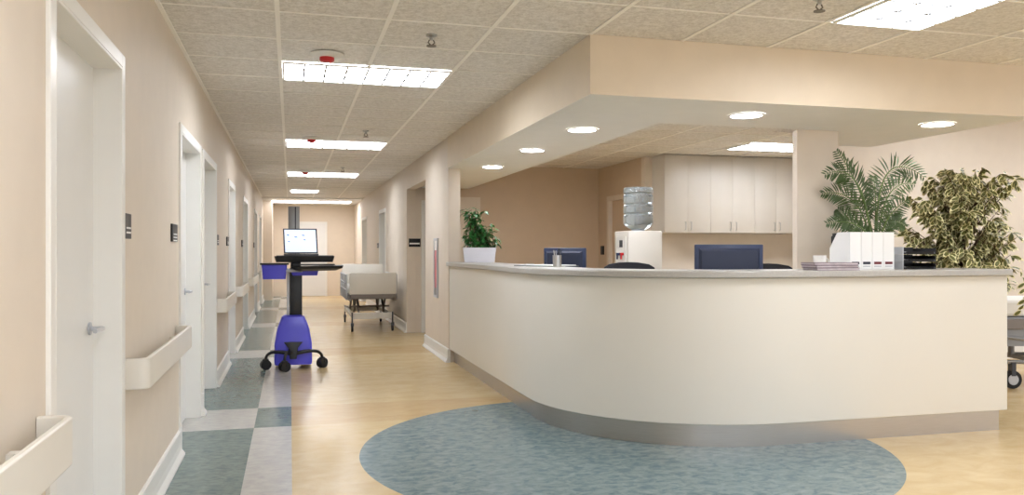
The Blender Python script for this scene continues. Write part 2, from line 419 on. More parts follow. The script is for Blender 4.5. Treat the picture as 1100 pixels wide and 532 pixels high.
# ------------------------------------------------------------------ ceiling lights
def troffer(x, y, w, l, label, ncol, nrow, first=None, z=None, grp='recessed ceiling light panels'):
    t = thing('ceiling_light', label, 'ceiling light', (x, y, z or CH), 0, grp)
    hx, hy = w/2, l/2
    bm = B(); f = .014
    bx(bm, -hx, hx, -hy, -hy+f, -.022, -.0075); bx(bm, -hx, hx, hy-f, hy, -.022, -.0075)
    bx(bm, -hx, -hx+f, -hy+f, hy-f, -.022, -.0075); bx(bm, hx-f, hx, -hy+f, hy-f, -.022, -.0075)
    obj('frame', bm, 'white', t)
    box('diffuser', (-hx+f, hx-f, -hy+f, hy-f, -.012, -.0075), 'lampw', t)
    bm = B()
    for k in range(1, ncol): xx = -hx+w*k/ncol; bx(bm, xx-.007, xx+.007, -hy+f, hy-f, -.020, -.0125)
    for k in range(1, nrow): yy = -hy+l*k/nrow; bx(bm, -hx+f, hx-f, yy-.009, yy+.009, -.021, -.0125)
    obj('louvre', bm, 'mgrey', t)
    return t
troffer(.542, 6.2, 1.19, .58, 'nearest wide ceiling light panel over the corridor', 8, 3)
troffer(.542, 10.4, 1.19, .58, 'second ceiling light panel along the corridor, over the medical cart', 8, 3)
troffer(.542, 14.6, 1.19, .58, 'third ceiling light panel along the corridor', 8, 3)
troffer(.3, 18.8, .6, .58, 'farthest small ceiling light panel near the corridor end', 4, 3)
troffer(3.285, 3.47, .585, 1.18, 'ceiling light panel at the top right in front of the fascia', 3, 8)
troffer(6.0, 9.22, 1.19, .56, 'ceiling light panel inside the nurse station above the wall cabinets', 8, 3)
for x, y, lb in ((3.1, 6.9, 'added fill light panel inside the station, hidden above the soffit corner'), (3.1, 9.6, 'added fill light panel inside the station, hidden above the left arm of the counter')):
    troffer(x, y, .585, 1.18, lb, 3, 8)  # panels added out of sight to brighten the station interior
troffer(1.97, 12.0, .3, .585, 'added unseen fill light panel inside the recess on the right of the corridor', 3, 4)  # unseen panel added so the recess is not black
# fill light panels added out of view, around and behind the viewpoint
for k, (x, y) in enumerate([(.235, 1.1), (.235, -1.6), (3.285, -.2), (6.335, 3.47), (9.4, 1.5), (7.2, 6.4), (9.6, 6.4)]):
    troffer(x, y, .585, 1.18, ['added fill light panel above and behind the viewpoint', 'added fill light panel farthest behind the viewpoint near the left wall', 'added lobby fill light panel right of the viewpoint', 'added lobby fill light panel beyond the right edge of the counter', 'added lobby fill light panel to the far right of the viewpoint', 'added unseen fill light panel above the gurney on the right', 'added unseen fill light panel farthest right in the raised ceiling'][k], 3, 8, z=HI if y > 5 else None)
t = thing('ceiling_light', 'added wide light strip standing in for the brightly lit ceiling at the corridor end', 'ceiling light', (.54, 22.3, CH-.03), 0, 'recessed ceiling light panels')
box('diffuser', (-1.0, 1.0, -.35, .35, -.02, -.001), 'lampe', t)  # added glowing strip, in place of a strongly lit white ceiling
box('frame', (-1.03, 1.03, -.38, .38, -.012, -.0005), 'white', t)
def downlight(x, y, label):
    t = thing('downlight', label, 'ceiling light', (x, y, SOF), 0, 'round downlights in the soffit')
    bm = B(); lathe(bm, [(.128, -.001), (.128, -.006), (.108, -.010), (.108, -.001)], n=36, cap=False); obj('trim_ring', bm, 'white', t, True)
    bm = B(); lathe(bm, [(.108, -.0015), (.108, -.006)], n=36); obj('lens', bm, 'lampd', t)
downlight(2.21, 9.06, 'round soffit downlight farthest left, nearest the pier')
downlight(2.21, 7.46, 'second round soffit downlight from the left')
downlight(2.21, 6.09, 'middle round soffit downlight by the soffit corner')
downlight(3.085, 5.14, 'round soffit downlight above the middle of the counter front')
downlight(4.69, 5.13, 'round soffit downlight above the right end of the counter')

def sprinkler(x, y, z, label):
    t = thing('ceiling_sprinkler', label, 'sprinkler', (x, y, z), 0, 'ceiling sprinkler heads')
    bm = B(); lathe(bm, [(.034, .0015), (.034, -.010), (.012, -.020), (.012, -.035)], n=16); obj('escutcheon', bm, 'steel', t, True)
    bm = B(); tube(bm, [(-.012, 0, -.034), (-.02, 0, -.05), (0, 0, -.068)], .004); tube(bm, [(.012, 0, -.034), (.02, 0, -.05), (0, 0, -.068)], .004); obj('yoke', bm, 'dsteel', t, True)
    bm = B(); lathe(bm, [(.03, -.068), (.03, -.072)], n=16); obj('deflector', bm, 'dsteel', t)
sprinkler(.83, 4.97, CH, 'ceiling sprinkler head nearest over the corridor')
sprinkler(.80, 9.15, CH, 'ceiling sprinkler head past the nearest corridor light')
sprinkler(.80, 13.3, CH, 'small ceiling sprinkler head farther down the corridor')
sprinkler(2.66, 3.72, CH, 'ceiling sprinkler head in front of the fascia, left of the lobby light')
sprinkler(5.75, 8.1, CH, 'ceiling sprinkler head inside the station beside the column')
def alarm(x, y, label):
    t = thing('smoke_alarm', label, 'alarm', (x, y, CH), 0, 'round ceiling alarms with red centres')
    bm = B(); lathe(bm, [(.11, -.007), (.11, -.014), (.09, -.024), (.05, -.03)], n=28); obj('base', bm, 'white', t, True)
    bm = B(); lathe(bm, [(.048, -.03), (.048, -.05), (.034, -.06)], n=24); obj('lens', bm, 'red', t, True)
alarm(.235, 5.62, 'round ceiling alarm with red centre in front of the nearest corridor light')
alarm(.235, 9.85, 'round ceiling alarm with red centre by the second corridor light')
alarm(.235, 14.0, 'round ceiling alarm with red centre by the third corridor light')

# ------------------------------------------------------------------ reception counter
CX, CY = 3.13, 6.13
def cpath(off, yend=9.40, xend=4.98, n=36):
    """inward offset from the outermost edge; outer radius 1.39 at off=0"""
    r = 1.39-off; x0 = CX-r; y0 = CY-r
    p = [(x0, yend)]
    for k in range(n+1):
        a = pi+pi/2*k/n; p.append((CX+r*cos(a), CY+r*sin(a)))
    p.append((xend, y0)); return p
def strip(o1, o2, z0, z1, xe, ye=9.40):
    bm = B(); a = cpath(o1, ye, xe); b = cpath(o2, ye, xe)
    n = len(a)
    va = [[bm.verts.new((x, y, z)) for x, y in a] for z in (z0, z1)]; vb = [[bm.verts.new((x, y, z)) for x, y in b] for z in (z0, z1)]
    for i in range(n-1):
        bm.faces.new((va[0][i], va[0][i+1], va[1][i+1], va[1][i])); bm.faces.new((vb[0][i+1], vb[0][i], vb[1][i], vb[1][i+1]))
        bm.faces.new((va[1][i], va[1][i+1], vb[1][i+1], vb[1][i])); bm.faces.new((va[0][i+1], va[0][i], vb[0][i], vb[0][i+1]))
    for i in (0, n-1): bm.faces.new((va[0][i], va[1][i], vb[1][i], vb[0][i]))
    return bm
ct = thing('reception_counter', 'long curved cream reception counter with grey top and metal plinth', 'reception counter', (3.2, 5.2, 0))
def cpart(name, bm, m, **k):
    for v in bm.verts: v.co -= Vector((3.2, 5.2, 0))
    return obj(name, bm, m, ct, True, **k)
cpart('front_panel', strip(.04, .18, .152, 1.118, 4.975), 'panel', bevel=.006)
cpart('plinth', strip(.095, .17, 0, .152, 4.955), 'plinth')
cpart('countertop', strip(0, .47, 1.118, 1.165, 4.985), 'top', bevel=.008)
cpart('work_surface', strip(.19, .88, .71, .74, 3.80, 9.3), 'cab')
bm = B(); bx(bm, 3.74, 3.78, 4.95, 5.6, 0, .709); cpart('end_panel', bm, 'cab')
bm = B(); bx(bm, 1.95, 2.6, 9.2, 9.24, 0, .709); cpart('end_panel', bm, 'cab')

# ------------------------------------------------------------------ plants
def leaf_geo(bm, base, direc, nrm, L, W, mi=0, margin=None, fold=.25, droop=.2):
    d = direc.normalized(); s = d.cross(nrm).normalized(); n = s.cross(d).normalized()
    prof = [(0, .12), (.25, .8), (.5, 1.0), (.78, .6), (1, .02)]
    def row(scale): return [(base+d*L*t-n*droop*L*t*t, s*W/2*w*scale, n*W*fold*w*scale*.5) for t, w in prof]
    if margin is None:
        L1 = [bm.verts.new(c-o+u) for c, o, u in row(1)]; C = [bm.verts.new(c) for c, o, u in row(1)]; R = [bm.verts.new(c+o+u) for c, o, u in row(1)]
        for a, b in ((L1, C), (C, R)):
            for i in range(4): bm.faces.new((a[i], b[i], b[i+1], a[i+1])).material_index = mi
    else:
        L1 = [bm.verts.new(c-o+u) for c, o, u in row(1)]; L2 = [bm.verts.new(c-o+u) for c, o, u in row(.68)]
        C = [bm.verts.new(c) for c, o, u in row(1)]
        R2 = [bm.verts.new(c+o+u) for c, o, u in row(.68)]; R1 = [bm.verts.new(c+o+u) for c, o, u in row(1)]
        for a, b, k in ((L1, L2, margin), (L2, C, mi), (C, R2, mi), (R2, R1, margin)):
            for i in range(4): bm.faces.new((a[i], b[i], b[i+1], a[i+1])).material_index = margin if i == 3 else k

TH = atan(238/883.5)
RV = Vector((cos(TH), -sin(TH), 0)); FV = Vector((sin(TH), cos(TH), 0)); UP = Vector((0, 0, 1))
# --- small bushy plant in white planter on the left end of the counter
t = thing('potted_plant', 'small bushy green plant in a white box planter on the counter end by the pier', 'potted plant', (2.045, 8.98, 1.1655), -TH)
bm = B()
a_, b_ = .165, .185
frustum(bm, [[(-a_, -.07, 0), (a_, -.07, 0), (a_, .07, 0), (-a_, .07, 0)], [(-b_, -.08, .165), (b_, -.08, .165), (b_, .08, .165), (-b_, .08, .165)],
             [(-b_+.012, -.068, .165), (b_-.012, -.068, .165), (b_-.012, .068, .165), (-b_+.012, .068, .165)], [(-b_+.014, -.066, .145), (b_-.014, -.066, .145), (b_-.014, .066, .145), (-b_+.014, .066, .145)]])
pl = obj('planter', bm, 'pot', t, bevel=.004)
box('soil', (-.168, .168, -.064, .064, .146, .152), 'soil', t)
rnd = random.Random(3)
stems = B(); fol = B()
for k in range(24):
    x0 = rnd.uniform(-.15, .15); lean = rnd.uniform(-.16, .13)
    hgt = .46*(1-.35*rnd.random()) if x0 < .03 else .30*(1-.4*rnd.random())
    xc = -.05 if x0 < .03 else .07
    pts = []
    for j in range(7):
        u = j/6; pts.append(Vector((x0*(1-u)+(xc+lean*.8)*u+.02*sin(5*u+k), rnd.uniform(-.01, .01)+.06*sin(k*2.1)*u, .15+hgt*u)))
    tube(stems, pts, [.004*(1-.6*j/6) for j in range(7)], 5)
    for j in range(1, 7):
        for q in range(4):
            a = rnd.uniform(0, 2*pi); d = Vector((cos(a), sin(a)*.8, rnd.uniform(-.5, .35)))
            leaf_geo(fol, pts[j]+Vector((0, 0, rnd.uniform(-.03, .02))), d, UP+Vector((rnd.uniform(-.4, .4), rnd.uniform(-.4, .4), 0)), rnd.uniform(.055, .085), rnd.uniform(.028, .042), droop=.35)
for k in range(10):   # leaves drooping over the right rim
    a = rnd.uniform(-.6, .5); leaf_geo(fol, Vector((.12+rnd.uniform(0, .08), rnd.uniform(-.06, .06), .19+rnd.uniform(0, .12))), Vector((cos(a), sin(a), -.5)), UP, .075, .034, droop=.5)
obj('stem', stems, 'bark', t, True); obj('foliage', fol, 'leaf', t, True)

# --- palm behind the file boxes
PB = Vector((4.50, 5.34, 0))
t = thing('potted_palm', 'tall feathery green palm behind the white file boxes', 'potted plant', tuple(PB))
bm = B(); lathe(bm, [(.13, 0), (.16, .30), (.17, .31), (.17, .34), (.15, .34), (.145, .31)], n=28); obj('pot', bm, 'potd', t, True)
bm = B(); lathe(bm, [(.144, .30), (.144, .318)], n=24); obj('soil', bm, 'soil', t)
def px3(px, py, D):
    xc = (px-550)/883.5; zc = (269-py)/883.5
    return Vector((0, 0, 1.3))+D*FV+D*xc*RV+D*zc*UP
Dp = (PB.x*sin(TH)+PB.y*cos(TH))
fr = [ # base pixel x at y=270, control, tip, depth offset tip, leaflet length
    ((937, 250), (925, 195), (899, 163), .05, .13),
    ((935, 255), (928, 170), (887, 187), -.10, .16),
    ((934, 258), (925, 200), (884, 208), .10, .15),
    ((942, 255), (940, 150), (992, 190), -.08, .16),
    ((944, 256), (948, 190), (982, 198), .14, .15),
    ((938, 262), (925, 232), (889, 240), -.16, .12),
    ((945, 262), (950, 228), (975, 215), -.15, .12),
    ((946, 264), (958, 228), (972, 243), .05, .11),
    ((940, 250), (942, 210), (938, 190), .2, .12),
    ((936, 265), (915, 235), (900, 225), .15, .12)]
for b0, c0, t0, dd, LL in fr:
    p0 = Vector((PB.x, PB.y, .31))+RV*((b0[0]-940)/883.5*Dp*.7); p1 = px3(*b0, Dp+dd*.15); p2 = px3(*c0, Dp+dd*.5); p3 = px3(*t0, Dp+dd)
    lo = [p0.lerp(p1, u/4) for u in range(4)]
    hi = [((1-u)**2)*p1+2*u*(1-u)*p2+u*u*p3 for u in [k/22 for k in range(23)]]
    bm = B(); tube(bm, [p-PB for p in lo+hi], [.008]*4+[.0065*(1-.8*k/22)+.001 for k in range(23)], 6, mi=1)
    rr = random.Random(int(b0[0]*7+t0[0]))
    N_ = 26
    for k in range(N_):
        u = .16+.84*k/(N_-1); p = ((1-u)**2)*p1+2*u*(1-u)*p2+u*u*p3; tg = (2*(1-u)*(p2-p1)+2*u*(p3-p2)).normalized()
        side0 = tg.cross(FV).normalized()
        Lk = LL*.78*(sin(pi*min(1, .18+.8*u))**.7)+.02
        for s in (-1, 1):
            d = (tg*.55+side0*s*.75+FV*rr.uniform(-.5, .5)+Vector((0, 0, -.12))).normalized()
            leaf_geo(bm, p-PB, d, (FV*-1+UP*.5), Lk, .0135, 0, droop=.22, fold=.3)
    obj('frond', bm, ['palm', 'palmst'], t, True)

# --- variegated fig at the right end
FB = Vector((5.50, 5.72, 0)); Df = FB.x*sin(TH)+FB.y*cos(TH)
t = thing('potted_fig_tree', 'bushy cream and green variegated fig tree behind the right end of the counter', 'potted plant', tuple(FB))
bm = B(); lathe(bm, [(.15, 0), (.19, .32), (.2, .33), (.2, .37), (.18, .37), (.175, .34)], n=28); obj('pot', bm, 'potd', t, True)
bm = B(); lathe(bm, [(.172, .33), (.172, .348)], n=24); obj('soil', bm, 'soil', t)
rnd = random.Random(11); br = B(); fol = B()
tube(br, [(0, 0, .34), (.02, .01, .7), (-.01, .02, 1.1), (.02, 0, 1.5), (.0, .0, 1.8)], [.022, .019, .015, .01, .005], 8)
# crown outline given as half-width over height (metres, along the view-right axis): (z, left, right)
out = [(.75, -.25, .20), (.95, -.40, .30), (1.1, -.46, .33), (1.3, -.48, .38), (1.45, -.48, .40), (1.6, -.45, .41), (1.75, -.42, .40), (1.88, -.30, .42), (1.98, -.1, .30), (2.05, .0, .22)]
def lim(z):
    for (z0, a0, b0), (z1, a1, b1) in zip(out, out[1:]):
        if z0 <= z <= z1:
            u = (z-z0)/(z1-z0); return a0+(a1-a0)*u, b0+(b1-b0)*u
    return -.1, .1
for k in range(200):
    z = rnd.uniform(.78, 2.02); l, r = lim(z); f = rnd.uniform(-1, 1); sx = (l if f < 0 else r)*abs(f)**.8
    dpt = rnd.uniform(-1, 1)*.36*math.sqrt(max(0, 1-f*f))
    tip = RV*sx+FV*dpt+UP*z; st = Vector((0, 0, max(.6, z-.35-abs(sx)*.4))); mid = st.lerp(tip, .5)+UP*.1
    pts = [(1-u)**2*st+2*u*(1-u)*mid+u*u*tip for u in [j/8 for j in range(9)]]
    tube(br, pts, [.005*(1-.75*j/8)+.001 for j in range(9)], 5)
    outd = (RV*sx+FV*dpt); outd = outd.normalized() if outd.length > .01 else RV
    for j in range(3, 9):
        for q in range(3):
            a = rnd.uniform(0, 2*pi)
            d = outd*.7+RV*cos(a)*.8+FV*sin(a)*.8+UP*rnd.uniform(-.9, .1)
            leaf_geo(fol, pts[j]+Vector((rnd.uniform(-.02, .02),)*3), d, UP+RV*rnd.uniform(-.7, .7)-FV*rnd.uniform(0, .9), rnd.uniform(.07, .10), rnd.uniform(.036, .05), 0, 1, droop=.3)
# a sprig hanging past the end of the counter
for k in range(8):
    u = k/7; p = RV*(.40+.05*sin(u*3))+UP*(1.12-.32*u)-FV*.12
    a = rnd.uniform(0, 2*pi); leaf_geo(fol, p, RV*cos(a)+FV*sin(a)*.6-UP*.8, -FV+UP*.3, .075, .036, 0, 1, droop=.3)
obj('branches', br, 'bark', t, True); obj('foliage', fol, ['fic', 'ficc'], t, True)

# ------------------------------------------------------------------ things on the counter
TOPZ = 1.1655
# magazine file boxes
def filebox(x, y, lab, tagm, label):
    t = thing('magazine_file', label, 'file box', (x, y, TOPZ), 0, 'white magazine files on the counter')
    w, d, h = .0885, .225, .262; th = .003
    bm = B()
    def side(xx):
        poly = [(0, 0), (d, 0), (d, .15), (d-.085, h), (0, h)]
        frustum(bm, [[(xx, py, pz) for py, pz in poly], [(xx+th, py, pz) for py, pz in poly]])
    side(-w/2); side(w/2-th)
    bx(bm, -w/2+th, w/2-th, 0, th, 0, h); bx(bm, -w/2+th, w/2-th, d-th, d, 0, .15); bx(bm, -w/2+th, w/2-th, th, d-th, 0, th)
    obj('shell', bm, 'card', t)
    bm = B(); bx(bm, -w*.34, w*.34, -.0015, -.0003, .036, .054); obj('spine_label', bm, tagm, t)
    bm = B(); bx(bm, -w*.34, w*.34, -.0012, -.0003, .018, .026); obj('spine_strip', bm, 'lgrey', t)
    bm = B(); poly = [(.012, .004), (d-.006, .004), (d-.006, h-.03), (d-.02, h-.022), (d-.02, h-.006), (.012, h-.006)]
    frustum(bm, [[(-w/2+.008, py, pz) for py, pz in poly], [(w/2-.008, py, pz) for py, pz in poly]])
    obj('contents', bm, 'black', t)
    return t
x0 = 3.745
x0 = 3.813
names = ['white magazine file farthest left, its slanted side showing black contents', 'second white magazine file from the left, dark spine label', 'third white magazine file from the left, maroon spine label', 'rightmost white magazine file, maroon label, beside the letter trays']
for k in range(4):
    filebox(x0+.0915*k, 4.925, k, 'tagd' if k < 2 else 'tagr', names[k])
# letter trays
def tray(z, label):
    t = thing('letter_tray', label, 'letter tray', (4.335, 5.02, z), -.12, 'stacked letter trays')
    w, d = .25, .26
    bm = B()
    bx(bm, -w/2, w/2, -d/2, d/2, 0, .004); bx(bm, -w/2, -w/2+.005, -d/2, d/2, .004, .042); bx(bm, w/2-.005, w/2, -d/2, d/2, .004, .042)
    bx(bm, -w/2+.005, w/2-.005, d/2-.005, d/2, .004, .05)
    frustum(bm, [[(-w/2+.005, -d/2+.004, 0), (-w/2+.02, -d/2-.012, 0), (w/2-.02, -d/2-.012, 0), (w/2-.005, -d/2+.004, 0)], [(-w/2+.005, -d/2+.004, .014), (-w/2+.03, -d/2-.02, .018), (w/2-.03, -d/2-.02, .018), (w/2-.005, -d/2+.004, .014)]])
    obj('tray_body', bm, 'black', t)
    box('side_rail', (-w/2-.006, -w/2, -d/2, d/2, 0, .052), 'lgrey', t)
    box('paper_stack', (-w/2+.01, w/2-.012, -d/2+.02, d/2-.01, .0045, .016), 'paper', t)
tray(TOPZ, 'lowest black letter tray in the stack on the counter')
tray(TOPZ+.053, 'middle black letter tray in the stack on the counter')
tray(TOPZ+.106, 'topmost black letter tray in the stack on the counter')
# magazines
def magazine(x, y, z, rz, m, label, w=.33, d=.165, h=.017):
    t = thing('magazine', label, 'magazine', (x, y, z), rz, 'magazines lying on the counter')
    box('cover', (-w/2, w/2, -d/2, d/2, h-.003, h), m, t)
    box('back_cover', (-w/2, w/2, -d/2, d/2, 0, .003), m, t)
    box('pages', (-w/2+.002, w/2-.002, -d/2+.002, d/2-.002, .003, h-.003), 'mag2', t)
mx, my = 3.55, 4.90
magazine(3.55, 4.835, TOPZ, 0.0, 'mag3', 'lowest magazine in the pile left of the file boxes')
magazine(3.54, 4.836, TOPZ+.0173, .03, 'mag1', 'middle mauve magazine in the pile left of the file boxes')
magazine(3.535, 4.834, TOPZ+.0346, -.04, 'mag1', 'topmost magazine in the pile left of the file boxes')
# mug
t = thing('mug', 'white mug behind the magazines on the counter', 'mug', (3.60, 5.03, TOPZ))
bm = B(); lathe(bm, [(.032, 0), (.042, .01), (.044, .098), (.041, .098), (.039, .012), (.03, .008)], n=28); obj('cup', bm, 'white', t, True)
bm = B(); tube(bm, [(.042+.028*sin(a), 0, .052-.03*cos(a)) for a in [pi*k/10 for k in range(11)]], .005, 8); obj('handle', bm, 'white', t, True)
# clipboard with papers, pen cup
t = thing('clipboard', 'clipboard with white papers lying on the left part of the counter', 'clipboard', (2.10, 6.68, TOPZ), .5)
box('board', (-.16, .16, -.23, .23, 0, .006), 'clip', t, .002); box('paper', (-.145, .145, -.21, .19, .006, .012), 'paper', t)
bm = B(); bx(bm, -.05, .05, .19, .222, .006, .018, .003); obj('clip', bm, 'steel', t)
t = thing('pen_cup', 'steel pen cup with pens beside the clipboard on the counter', 'pen holder', (2.07, 6.29, TOPZ))
bm = B(); lathe(bm, [(.034, 0), (.036, .095), (.033, .095), (.031, .006)], n=24); obj('cup', bm, 'steel', t, True)
for k, (dx, dy, l, m) in enumerate([(.012, .006, .145, 'black'), (-.014, .01, .135, 'steel'), (.004, -.014, .15, 'black'), (.018, -.006, .14, 'dgrey'), (-.01, -.012, .13, 'steel')]):
    bm = B(); tube(bm, [(dx*.5, dy*.5, .008), (dx*1.7, dy*1.7, l)], .0045, 8); obj('pen', bm, m, t, True)

# ------------------------------------------------------------------ monitors
def monitor(x, y, rz, w, h, ztop, label):
    t = thing('monitor', label, 'monitor', (x, y, .741), rz, 'desk monitors behind the counter')
    zt = ztop-.741; zb = zt-h
    bm = B(); bx(bm, -w/2, w/2, -.012, .022, zb, zt, .006); obj('housing', bm, 'navyl', t, True)
    bm = B(); e = .028
    frustum(bm, [[(-w/2+e, -.012, zb+e), (w/2-e, -.012, zb+e), (w/2-e, -.012, zt-e), (-w/2+e, -.012, zt-e)], [(-w/2+e+.018, -.034, zb+e+.02), (w/2-e-.018, -.034, zb+e+.02), (w/2-e-.018, -.034, zt-e-.018), (-w/2+e+.018, -.034, zt-e-.018)]])
    obj('rear_cover', bm, 'navy', t)
    box('screen', (-w/2+.015, w/2-.015, .0222, .024, zb+.015, zt-.015), 'screend', t)
    bm = B(); bx(bm, -.03, .03, -.06, -.034, .012, zb+h*.25); obj('neck', bm, 'black', t)
    bm = B(); bx(bm, -.12, .12, -.13, .08, 0, .014, .005); obj('foot', bm, 'black', t, True)
monitor(3.115, 5.43, -.27, .50, .31, 1.343, 'navy monitor seen from behind at the centre of the counter')
monitor(2.45, 7.22, -.75, .42, .29, 1.322, 'blue backed monitor turned sideways behind the left arm of the counter')

# ------------------------------------------------------------------ office chairs
def chair(x, y, rz, ztop, label):
    t = thing('office_chair', label, 'chair', (x, y, 0), rz, 'black office chairs behind the counter')
    bm = B(); rings = []
    bw = .23
    prof = []
    for k in range(9):
        a = pi*k/8; prof.append((bw*cos(a)*-1, .10*sin(a)))
    n = 13
    front, back = [], []
    bm = B(); g = []
    outline = [(-.20, .62), (-.225, .75), (-.23, ztop-.10), (-.215, ztop-.045), (-.17, ztop-.018), (-.08, ztop-.003), (0, ztop), (.08, ztop-.003), (.17, ztop-.018), (.215, ztop-.045), (.23, ztop-.10), (.225, .75), (.20, .62)]
    def ring(y0, s): return [(px*s, y0-.05*(px/.23)**2, (pz-.9)*s+.9) for px, pz in outline]
    frustum(bm, [ring(.20, .94), ring(.205, 1.0), ring(.245, 1.0), ring(.255, .95)])
    obj('backrest', bm, 'fabric', t, True)
    bm = B(); bx(bm, -.24, .24, -.24, .22, .44, .52, .03, 3); obj('seat', bm, 'fabric', t, True)
    bm = B(); bx(bm, -.03, .03, .2, .29, .40, .44); bx(bm, -.03, .03, .262, .285, .42, .80); obj('back_support', bm, 'black', t)
    bm = B(); lathe(bm, [(.03, .10), (.03, .30), (.02, .30), (.02, .44)], n=16); obj('gas_column', bm, 'black', t, True)
    for k in range(5):
        a = 2*pi*k/5+.3
        bm = B(); tube(bm, [(0, 0, .12), (.15*cos(a), .15*sin(a), .10), (.27*cos(a), .27*sin(a), .07)], [.024, .018, .014], 8)
        lg = obj('leg', bm, 'black', t, True)
        bm = B(); c_ = Vector((.27*cos(a), .27*sin(a), .028)); s_ = Vector((-sin(a), cos(a), 0))*.022
        tube(bm, [c_-s_, c_+s_], .028, 14); obj('caster', bm, 'rubber', lg, True)
chair(2.78, 6.42, -.25, 1.198, 'black office chair behind the centre left of the counter')
chair(4.10, 6.42, -.45, 1.180, 'black office chair partly hidden between the centre monitor and the column')

# ------------------------------------------------------------------ wall cabinets
cy0, cyb = 10.25, 10.655; cx0 = 4.91; dw = .345
for k in range(3):
    xa = cx0+2*dw*k; xb = xa+2*dw
    t = thing('wall_cabinet', ['left wall cabinet with two pale doors, next to the grey side panel', 'middle wall cabinet with two pale doors inside the station', 'right wall cabinet with two pale doors, beside the column'][k], 'cabinet', (xa, cy0, 1.54), 0, 'wall cabinets in the nurse station')
    bm = B(); bx(bm, .0, 2*dw-.001, .02, cyb-cy0, 0, CH-1.54-.008); obj('body', bm, 'cab', t)
    for j in (0, 1):
        d = box('door', (j*dw+.001, (j+1)*dw-.001, 0, .019, .004, CH-1.54-.012), 'cab', t, .001)
        hx = dw+(-.043 if j == 0 else .043)
        bm = B(); tube(bm, [(hx, 0, .04), (hx, -.03, .045), (hx, -.03, .145), (hx, 0, .15)], .0055, 8); obj('handle', bm, 'steel', d, True)
t = thing('base_cabinet', 'pale base cabinet with worktop under the wall cabinets', 'cabinet', (5.9, 10.35, 0))
box('worktop', (-1.08, 1.25, -.28, .305, .88, .92), 'cab', t); bm = B(); bx(bm, -1.06, 1.25, -.22, .305, 0, .88); obj('body', bm, 'cab', t)
for j in range(6):
    xa = -1.05+j*.38; d = box('door', (xa, xa+.376, -.24, -.221, .10, .87), 'cab', t, .001)
    bm = B(); hx = xa+(.335 if j % 2 == 0 else .04); tube(bm, [(hx, -.24, .70), (hx, -.27, .705), (hx, -.27, .80), (hx, -.24, .805)], .0055, 8); obj('handle', bm, 'steel', d, True)

# ------------------------------------------------------------------ water cooler
t = thing('water_cooler', 'white water cooler with clear bottle behind the counter, left of the wall cabinets', 'water cooler', (3.36, 7.62, 0))
bm = B(); bx(bm, -.18, .18, -.18, .18, 0, 1.49, .012); obj('body', bm, 'cab', t, True)
bm = B(); bx(bm, -.184, -.180, -.12, .12, 1.0, 1.44); obj('front_plate', bm, 'white', t)
for yy, m in ((-.05, 'red'), (.05, 'navyl')):
    bm = B(); bx(bm, -.21, -.184, yy-.018, yy+.018, 1.25, 1.275); bx(bm, -.21, -.20, yy-.012, yy+.012, 1.21, 1.25); obj('tap', bm, m, t)
bm = B(); bx(bm, -.186, -.1842, -.04, .04, 1.33, 1.40); obj('display', bm, 'dgrey', t)
bm = B(); bx(bm, -.23, -.184, -.10, .10, 1.06, 1.075); obj('drip_tray', bm, 'dgrey', t)
bm = B(); prof = [(.05, 1.492), (.055, 1.50), (.125, 1.535), (.146, 1.56)]
z = 1.56
for k in range(3):
    prof += [(.148, z+.02), (.148, z+.085), (.139, z+.095), (.139, z+.105), (.148, z+.115)]; z += .10
prof += [(.148, 1.90), (.14, 1.925), (.10, 1.93)]
lathe(bm, prof, n=40); obj('bottle', bm, 'water', t, True)
bm = B(); lathe(bm, [(.065, 1.490), (.07, 1.494), (.06, 1.52), (.05, 1.52)], n=24, cap=False); obj('collar', bm, 'lgrey', t, True)

# ------------------------------------------------------------------ computer cart
t = thing('medical_cart', 'wheeled medical computer cart with royal blue base and open laptop in the corridor', 'cart', (.03, 9.45, 0), -.0)
# tapered blue base: (z, half width x, half depth)
def rr(hx, hy, z, c=.03, n=4, cy=0):
    p = []
    for sx, sy, a0 in ((1, 1, 0), (-1, 1, pi/2), (-1, -1, pi), (1, -1, 3*pi/2)):
        for k in range(n+1):
            a = a0+pi/2*k/n; p.append((sx*(hx-c)+c*cos(a), cy+sy*(hy-c)+c*sin(a), z))
    return p
bm = B(); frustum(bm, [rr(.195, .17, .05), rr(.20, .175, .08), rr(.198, .17, .28), rr(.175, .15, .42), rr(.14, .125, .52), rr(.12, .11, .565), rr(.085, .08, .585)])
obj('base_cover', bm, 'blue', t, True)
bm = B(); frustum(bm, [rr(.10, .02, .30, .01, cy=-.175), rr(.05, .03, .24, .01, cy=-.185), rr(.035, .03, .12, .01, cy=-.19)]); obj('front_foot_cover', bm, 'black', t, True)
for k, (ax, ay) in enumerate([(-.29, -.12), (.31, -.10), (-.09, -.33), (-.13, .28), (.13, .28)]):
    q0 = Vector((0, -.19 if ay < 0 else .1, .17)); q1 = Vector((ax*.75, (-.24 if ay < 0 else .2), .235)); q2 = Vector((ax*1.02, ay, .19)); q3 = Vector((ax, ay, .09))
    bm = B(); tube(bm, [(1-u)**3*q0+3*u*(1-u)**2*q1+3*u*u*(1-u)*q2+u**3*q3 for u in [m_/10 for m_ in range(11)]], [.022-.008*m_/10 for m_ in range(11)], 10)
    lg = obj('leg', bm, 'black', t, True)
    bm = B(); a = Vector((.5+ax, -.8, 0)).normalized()*.012; c_ = Vector((ax, ay, .055))
    for s in (-1, 1): tube(bm, [c_+a*s*.5, c_+a*s*3.0], .055, 18)
    bx(bm, ax-.034, ax+.034, ay-.034, ay+.034, .055, .12, .014)
    obj('caster', bm, 'rubber', lg, True)
box('column', (-.04, .095, -.05, .05, .56, 1.10), 'black', t, .006)
box('column_side', (-.07, -.041, -.05, .05, .56, 1.10), 'lgrey', t, .003)
